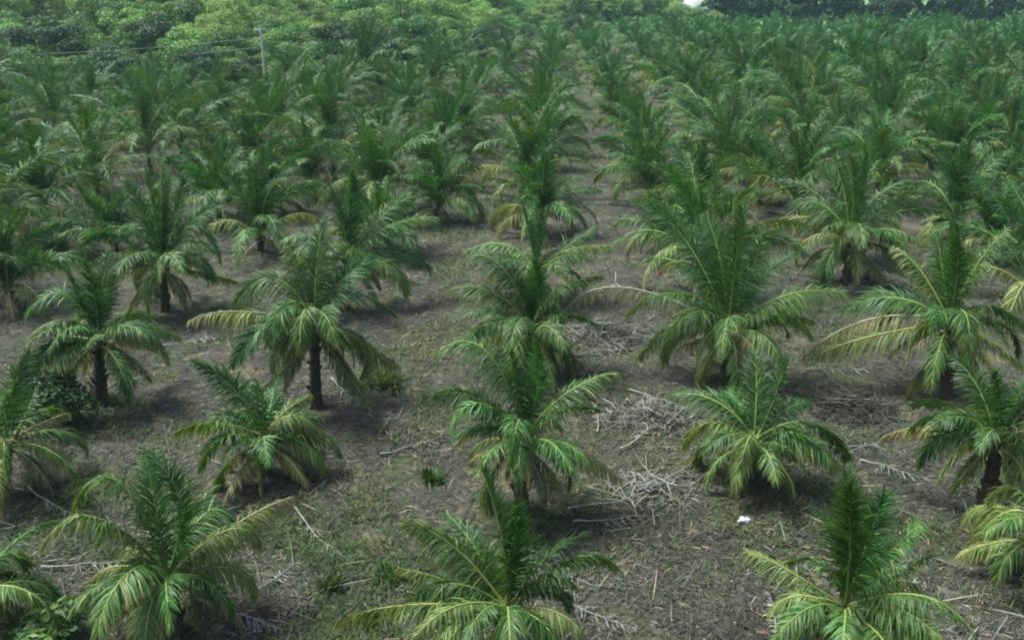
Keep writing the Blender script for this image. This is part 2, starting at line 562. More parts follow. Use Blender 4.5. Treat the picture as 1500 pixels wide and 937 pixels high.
# base pixel, node pixel, fronds, label
HERO = [
    ((256, 928), (247, 845), [
        (190, (140, 757), (62, 800), .45), (160, (172, 704), (112, 740), .36), (140, (262, 735), (212, 662), .16),
        (60, (268, 760), (278, 702), .12), E(262, 80, 3.2, 140, .42), (345, (335, 775), (380, 803), .5),
        (28, (305, 748), (345, 775), .38), (4, (345, 768), (428, 728), .72), (235, (222, 872), (190, 940), .72),
        (322, (300, 850), (318, 905), .45), (208, (200, 822), (178, 880), .34), E(295, 62, 2.4, 110, .36), E(80, 62, 2.6, 70, .3),
        E(120, 78, 2.7, 35, .1), E(225, 60, 2.4, 110, .36)],
     'broad young palm with a big arched plume, in the front left corner of the field'),
    ((740, 978), (742, 890), [
        (140, (738, 800), (706, 688), .08), (130, (700, 808), (655, 752), .18), (42, (752, 810), (758, 735), .06),
        (165, (665, 800), (594, 768), .42), (172, (655, 850), (588, 832), .48), (192, (592, 886), (494, 912), .5),
        (226, (672, 886), (610, 930), .52), (8, (838, 818), (902, 832), .38), (330, (820, 898), (858, 945), .68),
        E(276, 78, 2.7, 150, .4), (184, (672, 855), (612, 872), .3), (152, (690, 830), (640, 800), .22), E(85, 58, 2.8, 80, .3),
        E(310, 60, 2.2, 110, .36), E(245, 65, 2.2, 110, .3), E(20, 72, 2.4, 60, .2)],
     'young palm with a split upright spear, nearest in the middle row at the bottom edge'),
    ((1225, 992), (1238, 888), [
        (70, (1246, 800), (1243, 710), .08), (122, (1222, 795), (1192, 742), .14), (48, (1272, 790), (1296, 726), .14),
        (18, (1288, 826), (1348, 766), .34), (8, (1302, 850), (1365, 812), .3), (166, (1205, 826), (1156, 824), .32),
        (200, (1185, 876), (1160, 905), .38), (174, (1150, 832), (1092, 806), .5), (345, (1350, 872), (1432, 935), .42),
        (332, (1325, 896), (1380, 945), .4), E(280, 50, 2.8, 100, .38), E(250, 56, 2.6, 110, .38), E(90, 82, 3.0, 25, .06),
        E(215, 52, 2.4, 100, .36), E(310, 40, 2.6, 90, .4)],
     'feathery young palm with a straight upright centre, nearest the bottom right corner'),
    ((-48, 935), (-42, 862), [(340, (0, 880), (42, 945), .6), (20, (5, 840), (28, 862), .3), E(90, 80, 2.8, 35, .1),
                              E(200, 50, 2.8, 90, .4), E(60, 60, 2.4, 80, .3), E(280, 55, 2.4, 100, .4)],
     'young palm mostly cut off by the left edge near the bottom corner'),
    ((0, 722), (12, 645), [
        (105, (8, 605), (24, 558), .1), (40, (36, 612), (54, 566), .32), (14, (55, 622), (98, 605), .8),
        (342, (58, 652), (104, 672), .52), E(288, 20, 2.3, 80, .68), (170, (-40, 610), (-85, 640), .3),
        E(250, 60, 2.2, 110, .38), E(75, 78, 2.4, 35, .12), E(130, 60, 2.4, 80, .25), E(200, 40, 2.2, 90, .5)],
     'young palm with a brown tipped frond standing at the left edge below the shrub'),
    ((388, 696), (386, 640), [
        (160, (345, 572), (286, 530), .2), (105, (385, 600), (374, 556), .1), (66, (396, 595), (410, 552), .14),
        (20, (418, 602), (455, 580), .54), (342, (430, 608), (474, 642), .48), (190, (320, 620), (258, 634), .5),
        E(250, 60, 1.8, 110, .3), E(292, 58, 1.8, 110, .34), E(216, 58, 1.8, 105, .3), E(330, 60, 1.7, 100, .26),
        E(85, 60, 1.7, 80, .2), E(258, 14, 2.2, 60, .86), E(180, 64, 1.6, 80, .2), E(20, 60, 1.6, 90, .26)],
     'small dense palm with a long left frond and a pale dead frond hanging in front'),
    ((762, 748), (768, 640), [
        (166, (712, 514), (642, 516), .32), (188, (695, 582), (636, 582), .34), (202, (702, 590), (662, 628), .36),
        (12, (832, 574), (906, 545), .36), (58, (790, 560), (788, 503), .08), (125, (758, 565), (748, 515), .14),
        E(264, 82, 2.8, 150, .36), E(276, 36, 1.7, 100, .7), (347, (842, 660), (910, 702), .72), E(350, 68, 2.2, 80, .24),
        E(240, 50, 2.2, 100, .36), E(308, 55, 2.1, 105, .36), E(80, 74, 2.6, 50, .15), E(200, 60, 2.0, 95, .3), E(330, 50, 2.0, 100, .4)],
     'tall slim palm in the middle row with a bare dark stem and yellow skirt fronds'),
    ((1098, 710), (1106, 645), [
        (52, (1132, 590), (1152, 522), .14), (164, (1050, 588), (984, 578), .3), (184, (1040, 618), (1002, 655), .62),
        (112, (1090, 602), (1066, 572), .1), (10, (1182, 618), (1242, 672), .32), (352, (1150, 628), (1190, 662), .34),
        E(246, 68, 2.0, 140, .5), (356, (1200, 662), (1248, 700), .82), E(300, 56, 2.0, 105, .36), E(275, 48, 1.9, 95, .38),
        E(215, 55, 2.0, 100, .3), E(85, 75, 2.4, 40, .1), E(30, 62, 2.0, 80, .22), E(145, 66, 2.1, 80, .22), E(330, 62, 1.8, 100, .3)],
     'low dense palm above the white bag with one thin yellow tipped frond on the right'),
    ((1440, 757), (1464, 640), [
        (72, (1465, 592), (1454, 543), .1), (40, (1486, 592), (1506, 556), .14), (170, (1402, 598), (1338, 592), .24),
        (178, (1365, 624), (1292, 640), .8), (200, (1412, 652), (1372, 705), .62), (215, (1424, 680), (1392, 720), .6),
        (2, (1506, 618), (1550, 650), .3), (330, (1488, 676), (1512, 715), .5), E(258, 60, 2.2, 110, .36), E(290, 55, 2.1, 105, .36),
        E(120, 72, 2.4, 50, .15), E(230, 62, 2.0, 100, .3), E(20, 66, 2.2, 70, .2), E(190, 62, 2.1, 90, .26)],
     'young palm beside the leaning pale stake near the right edge'),
    ((1527, 855), (1536, 778), [
        (184, (1480, 748), (1422, 802), .6), (170, (1488, 716), (1448, 738), .52), E(90, 80, 3, 30, .1), E(20, 50, 2.8, 90, .4),
        E(240, 55, 2.6, 105, .5), E(205, 62, 2.4, 95, .4), E(300, 45, 2.6, 90, .4)],
     'yellowish palm half outside the right edge above the bottom corner'),
    ((148, 592), (144, 495), [
        (62, (140, 440), (126, 384), .08), (126, (120, 440), (98, 398), .14), (46, (158, 440), (166, 396), .14),
        (165, (92, 430), (38, 462), .3), (190, (95, 468), (40, 496), .42), (18, (168, 468), (192, 464), .4),
        (354, (200, 474), (262, 494), .42), (322, (190, 522), (222, 556), .72), (214, (98, 515), (58, 572), .5),
        E(260, 66, 2.2, 120, .36), E(290, 60, 2.0, 110, .36), E(80, 80, 2.6, 30, .08), E(230, 60, 2.0, 100, .34), E(340, 58, 2.1, 95, .3)],
     'young palm with a pale yellow lower frond, beside the big grassy shrub'),
    ((462, 592), (460, 472), [
        (66, (468, 400), (475, 318), .34), (126, (440, 412), (420, 362), .42), (168, (402, 408), (342, 448), .34),
        (196, (402, 466), (342, 532), .2), (216, (425, 442), (392, 505), .3), E(252, 74, 2.7, 140, .3), (12, (512, 432), (576, 460), .22),
        (350, (515, 498), (580, 535), .6), (184, (345, 456), (276, 470), .72), (334, (500, 535), (545, 595), .5),
        (212, (432, 522), (386, 565), .76), E(300, 60, 2.5, 110, .34), E(85, 80, 2.8, 30, .1), E(40, 70, 2.6, 60, .18), E(275, 56, 2.4, 105, .38)],
     'large dark arching palm with a tall thick stem, left of the open middle strip'),
    ((772, 548), (778, 482), [
        (165, (738, 394), (686, 376), .26), (171, (722, 428), (660, 424), .32), (10, (815, 428), (880, 406), .3),
        (350, (808, 478), (800, 552), .56), (58, (788, 440), (784, 382), .08), (124, (770, 440), (752, 392), .1),
        E(255, 68, 2.4, 130, .32), E(216, 55, 2.3, 105, .32), E(300, 60, 2.2, 110, .36), E(85, 78, 2.6, 30, .1), E(340, 60, 2.2, 90, .28),
        E(190, 60, 2.2, 90, .3), E(30, 68, 2.3, 70, .2)],
     'third palm back in the middle row with a pale frond curling over on its right'),
    ((1065, 557), (1068, 482), [
        (60, (1076, 398), (1088, 305), .08), (126, (1050, 400), (1026, 322), .12), (48, (1096, 408), (1120, 342), .3),
        (165, (1002, 388), (916, 392), .26), (172, (988, 432), (918, 462), .36), (185, (1000, 474), (936, 525), .48),
        (155, (1014, 366), (958, 306), .2), (12, (1152, 432), (1238, 430), .46), (0, (1130, 462), (1190, 470), .42),
        E(290, 30, 1.9, 90, .74), (190, (900, 420), (818, 478), .93), E(255, 68, 2.9, 125, .34), E(220, 62, 2.8, 105, .34),
        E(320, 62, 2.8, 105, .34), E(90, 84, 3.6, 22, .05), E(110, 78, 3.4, 40, .1), E(30, 72, 3.1, 60, .18), E(195, 66, 2.9, 85, .28)],
     'tallest fullest palm of the right hand row, with a dead grey frond reaching far left'),
    ((1385, 583), (1390, 472), [
        (70, (1402, 400), (1402, 330), .08), (122, (1382, 402), (1372, 346), .14), (160, (1350, 398), (1308, 362), .42),
        (24, (1430, 390), (1476, 336), .36), (0, (1442, 448), (1508, 485), .36), (346, (1450, 498), (1508, 545), .62),
        E(262, 80, 2.6, 160, .36), (174, (1312, 436), (1236, 454), .3), (187, (1272, 468), (1176, 525), .84), (196, (1262, 496), (1190, 525), .56),
        (220, (1350, 545), (1324, 590), .66), (318, (1416, 536), (1426, 588), .6), E(85, 80, 2.8, 30, .1), E(290, 58, 2.3, 110, .36), E(235, 60, 2.3, 105, .36)],
     'palm with a dark upright blade and a looped frond, right of the dark heap'),
    ((242, 457), (238, 388), [
        (62, (236, 310), (236, 242), .05), (122, (214, 322), (186, 266), .1), (50, (258, 322), (270, 262), .1), (112, (226, 315), (212, 248), .05),
        (165, (186, 334), (126, 356), .26), (15, (286, 330), (322, 382), .32), (205, (216, 414), (196, 446), .8),
        (2, (290, 398), (345, 412), .5), E(260, 66, 2.6, 115, .3), E(225, 60, 2.5, 100, .3), E(310, 60, 2.5, 105, .34), E(85, 80, 3.0, 25, .05),
        E(190, 64, 2.6, 85, .26), E(340, 62, 2.5, 90, .3), E(22, 70, 2.9, 55, .18)],
     'dark green palm with a tall brush like plume, behind the left dry strip'),
    ((505, 452), (510, 378), [
        (60, (518, 312), (516, 252), .08), (118, (500, 322), (482, 270), .2), (15, (572, 330), (634, 322), .38), (4, (575, 368), (630, 394), .3),
        (350, (560, 398), (608, 412), .74), (30, (560, 316), (602, 288), .3), (168, (470, 352), (432, 350), .3), E(262, 72, 2.5, 135, .34),
        E(225, 60, 2.4, 105, .32), E(300, 58, 2.4, 105, .36), E(90, 80, 2.9, 25, .08), E(195, 62, 2.4, 95, .32)],
     'shaggy palm with a pale broken frond on its right, just behind the large arching palm'),
    ((778, 442), (784, 396), [
        (112, (776, 350), (764, 298), .1), (50, (794, 350), (802, 306), .12), (15, (812, 374), (872, 332), .3), (0, (830, 366), (892, 360), .5),
        (166, (740, 358), (682, 368), .42), E(260, 66, 2.0, 120, .34), E(220, 55, 2.1, 100, .3), E(310, 55, 2.0, 100, .34), E(90, 80, 2.4, 25, .1),
        E(190, 60, 2.2, 85, .3), E(345, 62, 2.1, 85, .26)],
     'slim palm in the middle row with a long thin frond leaning right'),
    ((1240, 416), (1246, 348), [
        (68, (1250, 290), (1248, 232), .1), (46, (1264, 292), (1268, 238), .14), (170, (1200, 316), (1164, 372), .36), (22, (1292, 308), (1326, 286), .32),
        (0, (1290, 338), (1326, 394), .36), (165, (1205, 300), (1158, 300), .3), E(262, 68, 2.5, 125, .34), E(225, 58, 2.5, 100, .36), E(305, 58, 2.4, 105, .34),
        E(110, 76, 3, 35, .1), E(330, 50, 2.4, 95, .4)],
     'slender palm with a stiff twin spear, behind the looped frond palm'),
]
BASES = []
for (bp, np_, fr, lab) in HERO:
    b = gpt(*bp)
    nd = node_at(b, *np_)
    BASES.append((b[0], b[1]))
    R = np.random.default_rng(int(bp[0] * 3 + bp[1]) + 77)
    az0 = R.uniform(0, 360)
    for j in range(5):
        fr.append(E(az0 + 60 + 72 * j + R.normal(0, 25), R.uniform(-35, 5), R.uniform(1.3, 2.0), R.uniform(40, 70), float(R.uniform(.62, 1.0))))
    for j in range(8):
        fr.append(E(az0 + 137.5 * j + R.normal(0, 12), R.uniform(40, 74) - 5 * j, R.uniform(1.9, 2.6), R.uniform(115, 155), float(np.clip(R.normal(.46, .12), .25, .76))))
    build_palm(b, nd, fr, 'A', np.random.default_rng(int(bp[0] * 7 + bp[1]) + 400), r0=.19, label=lab, group='young coconut palms in the nearest rows', esc=float(np.clip(1.05 + (b[1] - 17) * .022, 1.05, 1.5)))

# next hand-placed ones, generated crowns: base pixel, frond length, frond count, stem height, label
SEMI = [
    ((20, 452), 2.9, 14, 1.2, 'bushy palm cut by the left edge, level with the dark plumed palm'),
    ((72, 330), 3.3, 14, 1.6, 'palm with a double grey stem near the left edge, behind a leafy weed'),
    ((322, 328), 3.2, 15, 1.3, 'upright palm standing behind the gap between the dark plume and the shaggy palm'),
    ((1022, 345), 3.3, 15, 1.4, 'palm with a bright fan of fronds directly behind the tallest right hand palm'),
    ((1395, 348), 3.3, 13, 1.5, 'palm with one thick bright bent frond near the right edge'),
    ((792, 345), 2.9, 14, 1.3, 'palm in the middle row with drooping dark side fronds over dry ground'),
    ((556, 305), 3.9, 16, 1.5, 'full tall palm left of the bare strip, first behind the shaggy palm'),
    ((795, 248), 3.0, 14, 1.4, 'short dark crowned palm in the middle row between two bare patches'),
    ((412, 222), 4.4, 17, 1.8, 'very tall dark palm rising above its neighbours left of centre'),
    ((942, 240), 3.4, 15, 1.4, 'compact palm right of the bare patch behind the middle row'),
    ((655, 232), 3.6, 13, 1.3, 'open palm with a long pale midrib leaning right over the bare patch'),
    ((400, 318), 2.8, 13, 1.1, 'low spreading palm with grey dead fronds left of the full tall palm'),
    ((1110, 300), 3.2, 14, 1.3, 'bright green palm with a leaning trunk behind the tallest right hand palm'),
    ((1285, 268), 3.2, 14, 1.3, 'palm with spreading fronds behind the stiff twin spear palm'),
    ((802, 158), 4.3, 17, 1.7, 'tall dark palm standing above the others in the middle row'),
    ((1005, 160), 4.0, 16, 1.9, 'tall dark stemmed palm right of the middle row near the far field'),
]
GROUP2 = 'young coconut palms in the middle distance'
for i, (bp, L, nf, h, lab) in enumerate(SEMI):
    R = np.random.default_rng(900 + i * 13)
    b = gpt(*bp)
    nd = b + np.array([R.normal(0, .06), R.normal(0, .06), h])
    BASES.append((b[0], b[1]))
    build_palm(b, nd, random_fronds(R, nf + 13, L * 1.45, upright=.6), 'B', R, r0=.14, label=lab, group=GROUP2)

# ------------------------------------------------------------------ the rest of the rows
ORD = ['zeroth', 'first', 'second', 'third', 'fourth', 'fifth', 'sixth', 'seventh', 'eighth', 'ninth', 'tenth', 'eleventh', 'twelfth', 'thirteenth',
       'fourteenth', 'fifteenth', 'sixteenth', 'seventeenth', 'eighteenth', 'nineteenth', 'twentieth']
TENS = {2: 'twenty', 3: 'thirty', 4: 'forty', 5: 'fifty', 6: 'sixty', 7: 'seventy', 8: 'eighty', 9: 'ninety'}


def ordinal(n):
    if n <= 20: return ORD[n]
    t, u = divmod(n, 10)
    if t in TENS:
        return TENS[t][:-1] + 'ieth' if u == 0 else TENS[t] + ' ' + ORD[u]
    return 'farthest'


GRID = []
Bs = np.array(BASES)
for kx in range(-24, 30):
    for ky in range(0, 46):
        X = -1.45 + 8.0 * kx + rng.normal(0, .75)
        Y = 36 + 6.5 * ky + rng.normal(0, .8)
        if Y > float(edge_y(X, Y)) - 2.0: continue
        px, py, z = project((X, Y, 0.0))
        qx, qy, _ = project((X, Y, 5.0))
        if px < -70 or px > PW + 70 or py > PH + 30: continue
        if np.min(np.hypot(Bs[:, 0] - X, Bs[:, 1] - Y)) < 4.6: continue
        if rng.random() < .04: continue
        GRID.append((math.hypot(X, Y), kx, X, Y))
GRID.sort()
N_IND = 300 - len(BASES)
INDIV, REST = GRID[:N_IND], GRID[N_IND:]

protoC = []
for i in range(14):
    R = np.random.default_rng(6000 + i)
    h = R.uniform(1.1, 1.9)
    r = build_palm(np.zeros(3), np.array([R.normal(0, .08), R.normal(0, .08), h]), random_fronds(R, int(R.integers(23, 29)), R.uniform(4.4, 5.2), upright=1.2), 'C', R, r0=.15, parts=False)
    protoC.append(r)


def kids(o):
    return [c for c in bpy.data.objects if c.parent == o]


KIDS = {}
for r in protoC:
    ks = kids(r)
    KIDS[r.name] = [(k, kids(k)) for k in ks]
USED = set()


def place(proto, loc, rz, s):
    if proto.name not in USED:
        USED.add(proto.name); r = proto
    else:
        r = proto.copy(); COL.objects.link(r)
        for k, sub in KIDS[proto.name]:
            c = k.copy(); COL.objects.link(c); c.parent = r
            for g in sub:
                d = g.copy(); COL.objects.link(d); d.parent = c
    r.location = loc; r.rotation_euler = (random.gauss(0, .06), random.gauss(0, .06), rz); r.scale = (s, s, s * random.uniform(.95, 1.1))
    return r


cnt = {}
for (X, Y) in BASES:
    k = int(round((X + 1.45) / 8.0)); cnt[k] = cnt.get(k, 0) + 1
NB = 95
GROUP3 = 'young coconut palms in the far rows'
for i, (d, kx, X, Y) in enumerate(INDIV):
    near = i < NB
    s = float(np.clip(rng.normal(1.08 if d < 48 else ((1.0 if abs(kx) <= 1 else 1.22) if d < 125 else .95), .19), .58, 1.6))
    if near:
        R = np.random.default_rng(5000 + i)
        b = np.array([X, Y, float(gz(X, Y))])
        lean = R.normal(0, .10, 2)
        r = build_palm(b, b + np.array([lean[0], lean[1], R.uniform(.8, 1.6) * s]), random_fronds(R, int(R.integers(21, 29)), R.uniform(3.9, 4.9) * s, upright=R.uniform(.2, 1.3)), 'B', R, r0=.17)
    else:
        r = place(protoC[i % 14], (X, Y, float(gz(X, Y))), rng.uniform(0, 6.28), s)
    cnt[kx] = cnt.get(kx, 0) + 1
    if kx == 0: rowtxt = 'in the middle row'
    else: rowtxt = 'in the %s row %s of the middle row' % (ordinal(abs(kx)), 'left' if kx < 0 else 'right')
    look = 'small' if s < .92 else ('large' if s > 1.2 else 'medium')
    tag(r, '%s palm, %s from the front %s' % (look, ordinal(cnt[kx]), rowtxt), 'palm tree', GROUP2 if near else GROUP3)

# far remainder: one object, individual low-detail palms merged
lows = []
for i in range(7):
    R = np.random.default_rng(7000 + i)
    fr = random_fronds(R, 22, R.uniform(4.5, 5.3), upright=1.5)
    parts = []
    h = R.uniform(1.2, 1.8)
    for (_, az, el, L, bend, age) in fr:
        P = curve_e(az, el, L, bend, np.array([0, 0, h]), K=8)
        parts.append(frond(P, az, age, DET['D']['n'], DET['D']['width'], (.19 * L + .09) * R.uniform(.85, 1.15), R, segs=2))
    V, F, A = join(parts)
    tv, tf = tube([(0, 0, -.1), (0, 0, h * .6), (0, 0, h)], [.2, .15, .12], 6)
    lows.append((np.concatenate([V, tv]), np.concatenate([F, tf + len(V)]), np.concatenate([A, np.full(len(tf), 1.0)])))
parts = []
for i, (d, kx, X, Y) in enumerate(REST):
    V, F, A = lows[i % 7]
    a = rng.uniform(0, 6.28); s = float(np.clip(rng.normal(.96, .16), .6, 1.4))
    c, sn = math.cos(a), math.sin(a)
    W = np.stack([V[:, 0] * c - V[:, 1] * sn, V[:, 0] * sn + V[:, 1] * c, V[:, 2] * 1.05], -1) * s + np.array([X, Y, float(gz(X, Y))])
    parts.append((W, F, np.clip(A + rng.normal(0, .04), 0, 1)))
if parts:
    V, F, A = join(parts)
    tag(link('distant_palms', mesh('distant_palms', V, F, M_PALM, {'age': A})), 'dense mass of far palms filling the back of the field to the tree line', 'palms', kind='stuff')
print('palms', len(BASES), len(INDIV), 'rest', len(REST))


# ------------------------------------------------------------------ trees
def leafcloud(centers, radii, n, size, R, tint=.5):
    """leaf quads spread over lumpy clumps -> V, F, A"""
    k = len(centers)
    w = np.array([r[0] * r[2] for r in radii]); w = w / w.sum()
    idx = R.choice(k, n, p=w)
    u = R.normal(size=(n, 3)); u /= np.linalg.norm(u, axis=1)[:, None]
    u[:, 2] = np.where(u[:, 2] < -.35, -u[:, 2], u[:, 2])
    rad = np.array(radii)[idx]
    rr = R.uniform(.55, 1.08, n) ** .6
    P = np.array(centers)[idx] + u * rad * rr[:, None]
    nrm = u * .8 + R.normal(0, .5, (n, 3)) + np.array([0, 0, .45]); nrm /= np.linalg.norm(nrm, axis=1)[:, None]
    t = np.cross(nrm, R.normal(size=(n, 3))); t /= np.linalg.norm(t, axis=1)[:, None]
    b = np.cross(nrm, t)
    s = size * R.uniform(.6, 1.4, n)
    c = [P + t * s[:, None], P + b * (s * .55)[:, None] , P - t * s[:, None], P - b * (s * .55)[:, None]]
    V = np.stack(c, 1).reshape(-1, 3)
    F = np.arange(n * 4).reshape(n, 4)
    ct = np.clip(tint + R.normal(0, .13, k), 0, 1)
    A = np.clip(ct[idx] + R.normal(0, .10, n), 0, 1)
    return V, F, A


def tree_proto(h, w, tint, seed, nl=8500, lobes=26, leaf=.175, low=.14):
    R = np.random.default_rng(seed)
    root = empty('tree', (0, 0, 0))
    parts = []
    hb = h * .42
    pts = [np.array([0, 0, -.3]), np.array([R.normal(0, .1), R.normal(0, .1), hb * .5]), np.array([R.normal(0, .25), R.normal(0, .25), hb]), np.array([R.normal(0, .3), R.normal(0, .3), h * .75])]
    r0 = .02 * h + .05
    parts.append(tube(pts, [r0 * 1.4, r0, r0 * .8, r0 * .3], 7))
    C = []; RR = []
    for i in range(lobes):
        a = i * 2.4 + R.normal(0, .3)
        z = low + (1 - low) * R.random() ** .75
        rad = w * math.sqrt(max(.05, 1 - ((z - .45) / .62) ** 2)) * R.uniform(.35, .95)
        c = np.array([math.cos(a) * rad, math.sin(a) * rad, h * z * .92])
        rl = R.uniform(.22, .42) * w
        C.append(c); RR.append((rl * R.uniform(.9, 1.3), rl * R.uniform(.9, 1.3), rl * R.uniform(.55, .9)))
        if i % 2 == 0:
            s = pts[1] + (pts[2] - pts[1]) * R.random()
            parts.append(tube([s, (s + c) / 2 + np.array([0, 0, -.1 * h * R.random()]), c], [r0 * .5, r0 * .32, r0 * .1], 5))
    V, F, _ = join(parts)
    link('trunk', mesh('trunk', V, F, M_BARK), root)
    V, F, A = leafcloud(C, RR, nl, leaf, R, tint=tint)
    link('crown', mesh('crown', V, F, M_TREE, {'age': A}), root)
    KIDS[root.name] = [(k, []) for k in kids(root)]
    return root


PROTO_T = {
    'bright green': [tree_proto(8.5, 5.0, .74, 11), tree_proto(7.0, 4.8, .8, 12), tree_proto(9.5, 5.2, .68, 13)],
    'dark green': [tree_proto(8.5, 4.8, .22, 14), tree_proto(7.0, 4.6, .3, 15)],
    'mid green': [tree_proto(8.0, 4.8, .5, 16), tree_proto(10.0, 5.2, .45, 17), tree_proto(6.0, 4.4, .55, 18)],
    'pale yellow green': [tree_proto(7.5, 4.6, .95, 19), tree_proto(6.0, 4.4, .9, 20)],
}
LINES = [(4, 5.4), (11, 6.4), (19, 6.8), (28, 7.2), (38, 7.8), (50, 8.4), (64, 9), (80, 10)]
ntree = 0
for li, (off, sp) in enumerate(LINES):
    px = -60.0
    line = []
    while px < 965:
        ey = float(np.interp(px, EDGE_PX, EDGE_Y)) + off + rng.normal(0, 1.6)
        # world x of this bearing at depth ey
        d = ray(px, 0); k = ey / d[1]
        X, Y = d[0] * k, ey
        px += sp * rng.uniform(.75, 1.3) * FPX / (Y / math.cos(PITCH)) 
        if px > 880 and li < 1: continue
        q = rng.random()
        if li <= 1: kind = 'dark green' if q < .42 else ('mid green' if q < .8 else 'bright green')
        elif li <= 3: kind = 'dark green' if q < .26 else ('mid green' if q < .52 else ('bright green' if q < .86 else 'pale yellow green'))
        else: kind = 'bright green' if q < .42 else ('pale yellow green' if q < .78 else 'mid green')
        s = rng.uniform(.75, 1.15) * (.72 if li == 0 else (.9 if li == 1 else 1))
        if li and px > 760: s *= .62
        line.append((X, Y, kind, s))
    for j, (X, Y, kind, s) in enumerate(line):
        pr = PROTO_T[kind][(j + li) % len(PROTO_T[kind])]
        r = place(pr, (X, Y, float(gz(X, Y)) - .1), rng.uniform(0, 6.28), float(s))
        where = 'in the first line behind the palms' if li == 0 else 'in the %s line behind the palms' % ordinal(li + 1)
        tag(r, '%s tree, %s from left %s' % (kind, ordinal(j + 1), where), 'tree', 'trees on the slope behind the palm field')
        ntree += 1

# undergrowth covering the slope between the trees
n = 90000
u1 = rng.random(n); pxs = rng.uniform(-80, 960, n)
off = 6 + 95 * u1
ey = np.interp(pxs, EDGE_PX, EDGE_Y) + off
tan_ = (pxs - PW / 2) / FPX * math.cos(PITCH)
X = ey * np.tan(np.arctan(tan_) - YAW) ; Y = ey
hgt = (vnoise(X * .45, Y * .45, 61) ** 1.5 * 2.2 + vnoise(X * 1.3, Y * 1.3, 62) * .7)
P0 = np.stack([X, Y, gz(X, Y) + hgt * rng.uniform(.35, 1.0, n)], -1)
nrm = rng.normal(0, .6, (n, 3)) + np.array([0, -.2, .8]); nrm /= np.linalg.norm(nrm, axis=1)[:, None]
t_ = np.cross(nrm, rng.normal(size=(n, 3))); t_ /= np.linalg.norm(t_, axis=1)[:, None]
b_ = np.cross(nrm, t_); s_ = rng.uniform(.16, .42, n)[:, None]
V = np.stack([P0 + t_ * s_, P0 + b_ * s_ * .55, P0 - t_ * s_, P0 - b_ * s_ * .55], 1).reshape(-1, 3)
tone = np.clip(.62 + (vnoise(X * .12, Y * .12, 63) - .5) * .8 + rng.normal(0, .12, n), 0, 1)
tag(link('undergrowth', mesh('undergrowth', V, np.arange(n * 4).reshape(n, 4), M_TREE, {'age': tone})), 'leafy green undergrowth covering the slope between the trees', 'undergrowth', kind='stuff')

# tall dark trees behind the far right end of the field
PD = [tree_proto(13, 5.5, .06, 31, nl=3000, lobes=20, leaf=.42, low=.1), tree_proto(15, 6.0, .03, 32, nl=3000, lobes=20, leaf=.42, low=.1), tree_proto(12, 5.5, .12, 33, nl=3000, lobes=20, leaf=.42, low=.08)]
px = 1062.0; j = 0
while px < 1560:
    Y = 267 + rng.normal(0, 3.0) - 0.012 * (px - 1050)
    d = ray(px, 0); X = d[0] * Y / d[1]
    r = place(PD[j % 3], (X, Y, float(gz(X, Y)) - .2), rng.uniform(0, 6.28), float(rng.uniform(.9, 1.15)))
    j += 1
    tag(r, 'tall dark tree, %s from the left along the far end of the palm field' % ordinal(j), 'tree', 'dark trees at the far end of the field')
    px += 24 * rng.uniform(.8, 1.25)
print('trees', ntree, j)

# white house in the gap left of the dark trees
hp = at(1012, 24); sc_ = 400.0 / hp[1]
hx, hy = hp[0] * sc_, 400.0
house = empty('white_house', (hx, hy, float(gz(hx, hy))))
tag(house, 'white walled low house glimpsed in the gap beside the dark trees', 'house')


def box(c, s):
    c = np.array(c, float); s = np.array(s, float) / 2
    V = np.array([[x, y, z] for x in (-1, 1) for y in (-1, 1) for z in (-1, 1)], float) * s + c
    return V, np.array([(0, 1, 3, 2), (4, 6, 7, 5), (0, 4, 5, 1), (2, 3, 7, 6), (0, 2, 6, 4), (1, 5, 7, 3)], np.int64)


W_, D_, H_ = 10.0, 7.0, 6.6
Vw, Fw = box((0, 0, H_ / 2 - .2), (W_, D_, H_ + .4))
link('wall', mesh('wall', Vw, Fw, M_WHITE), house)
rv = np.array([(-W_ / 2 - .6, -D_ / 2 - .6, H_ + .0), (W_ / 2 + .6, -D_ / 2 - .6, H_), (W_ / 2 + .6, D_ / 2 + .6, H_), (-W_ / 2 - .6, D_ / 2 + .6, H_),
               (-W_ / 2 - .6, 0, H_ + 1.9), (W_ / 2 + .6, 0, H_ + 1.9),])
rf = [(0, 1, 5, 4), (2, 3, 4, 5), (0, 4, 3), (1, 2, 5), (3, 2, 1, 0)]
link('roof', mesh('roof', rv + np.array([0, 0, .02]), rf, M_ROOF), house)
for (x, z, w, h, nm) in ((-2.9, 2.0, 1.2, 1.3, 'window'), (2.9, 2.0, 1.2, 1.3, 'window'), (0, 1.1, 1.0, 2.2, 'door')):
    Vw, Fw = box((x, -D_ / 2 - .02, z), (w, .12, h))
    link(nm, mesh(nm, Vw, Fw, M_DARK), house)
# low bright trees in front of it
PS = PROTO_T['bright green'][:2] + PROTO_T['pale yellow green'][:1]
for j, px in enumerate((845, 862, 880, 897, 914, 930, 945, 958, 971, 984, 997, 1009, 1021, 1033, 1044)):
    Y = 268 + rng.normal(0, 4)
    d = ray(px, 0); X = d[0] * Y / d[1]
    r = place(PS[j % 3], (X, Y, float(gz(X, Y)) - .05), rng.uniform(0, 6.28), float(rng.uniform(.9, 1.05) * (1.35 if px < 985 else .9)))
    tag(r, 'low bright tree, %s from the left in the gap below the white house' % ordinal(j + 1), 'tree', 'bright trees in the gap beside the dark trees')

# ------------------------------------------------------------------ utility poles and wires


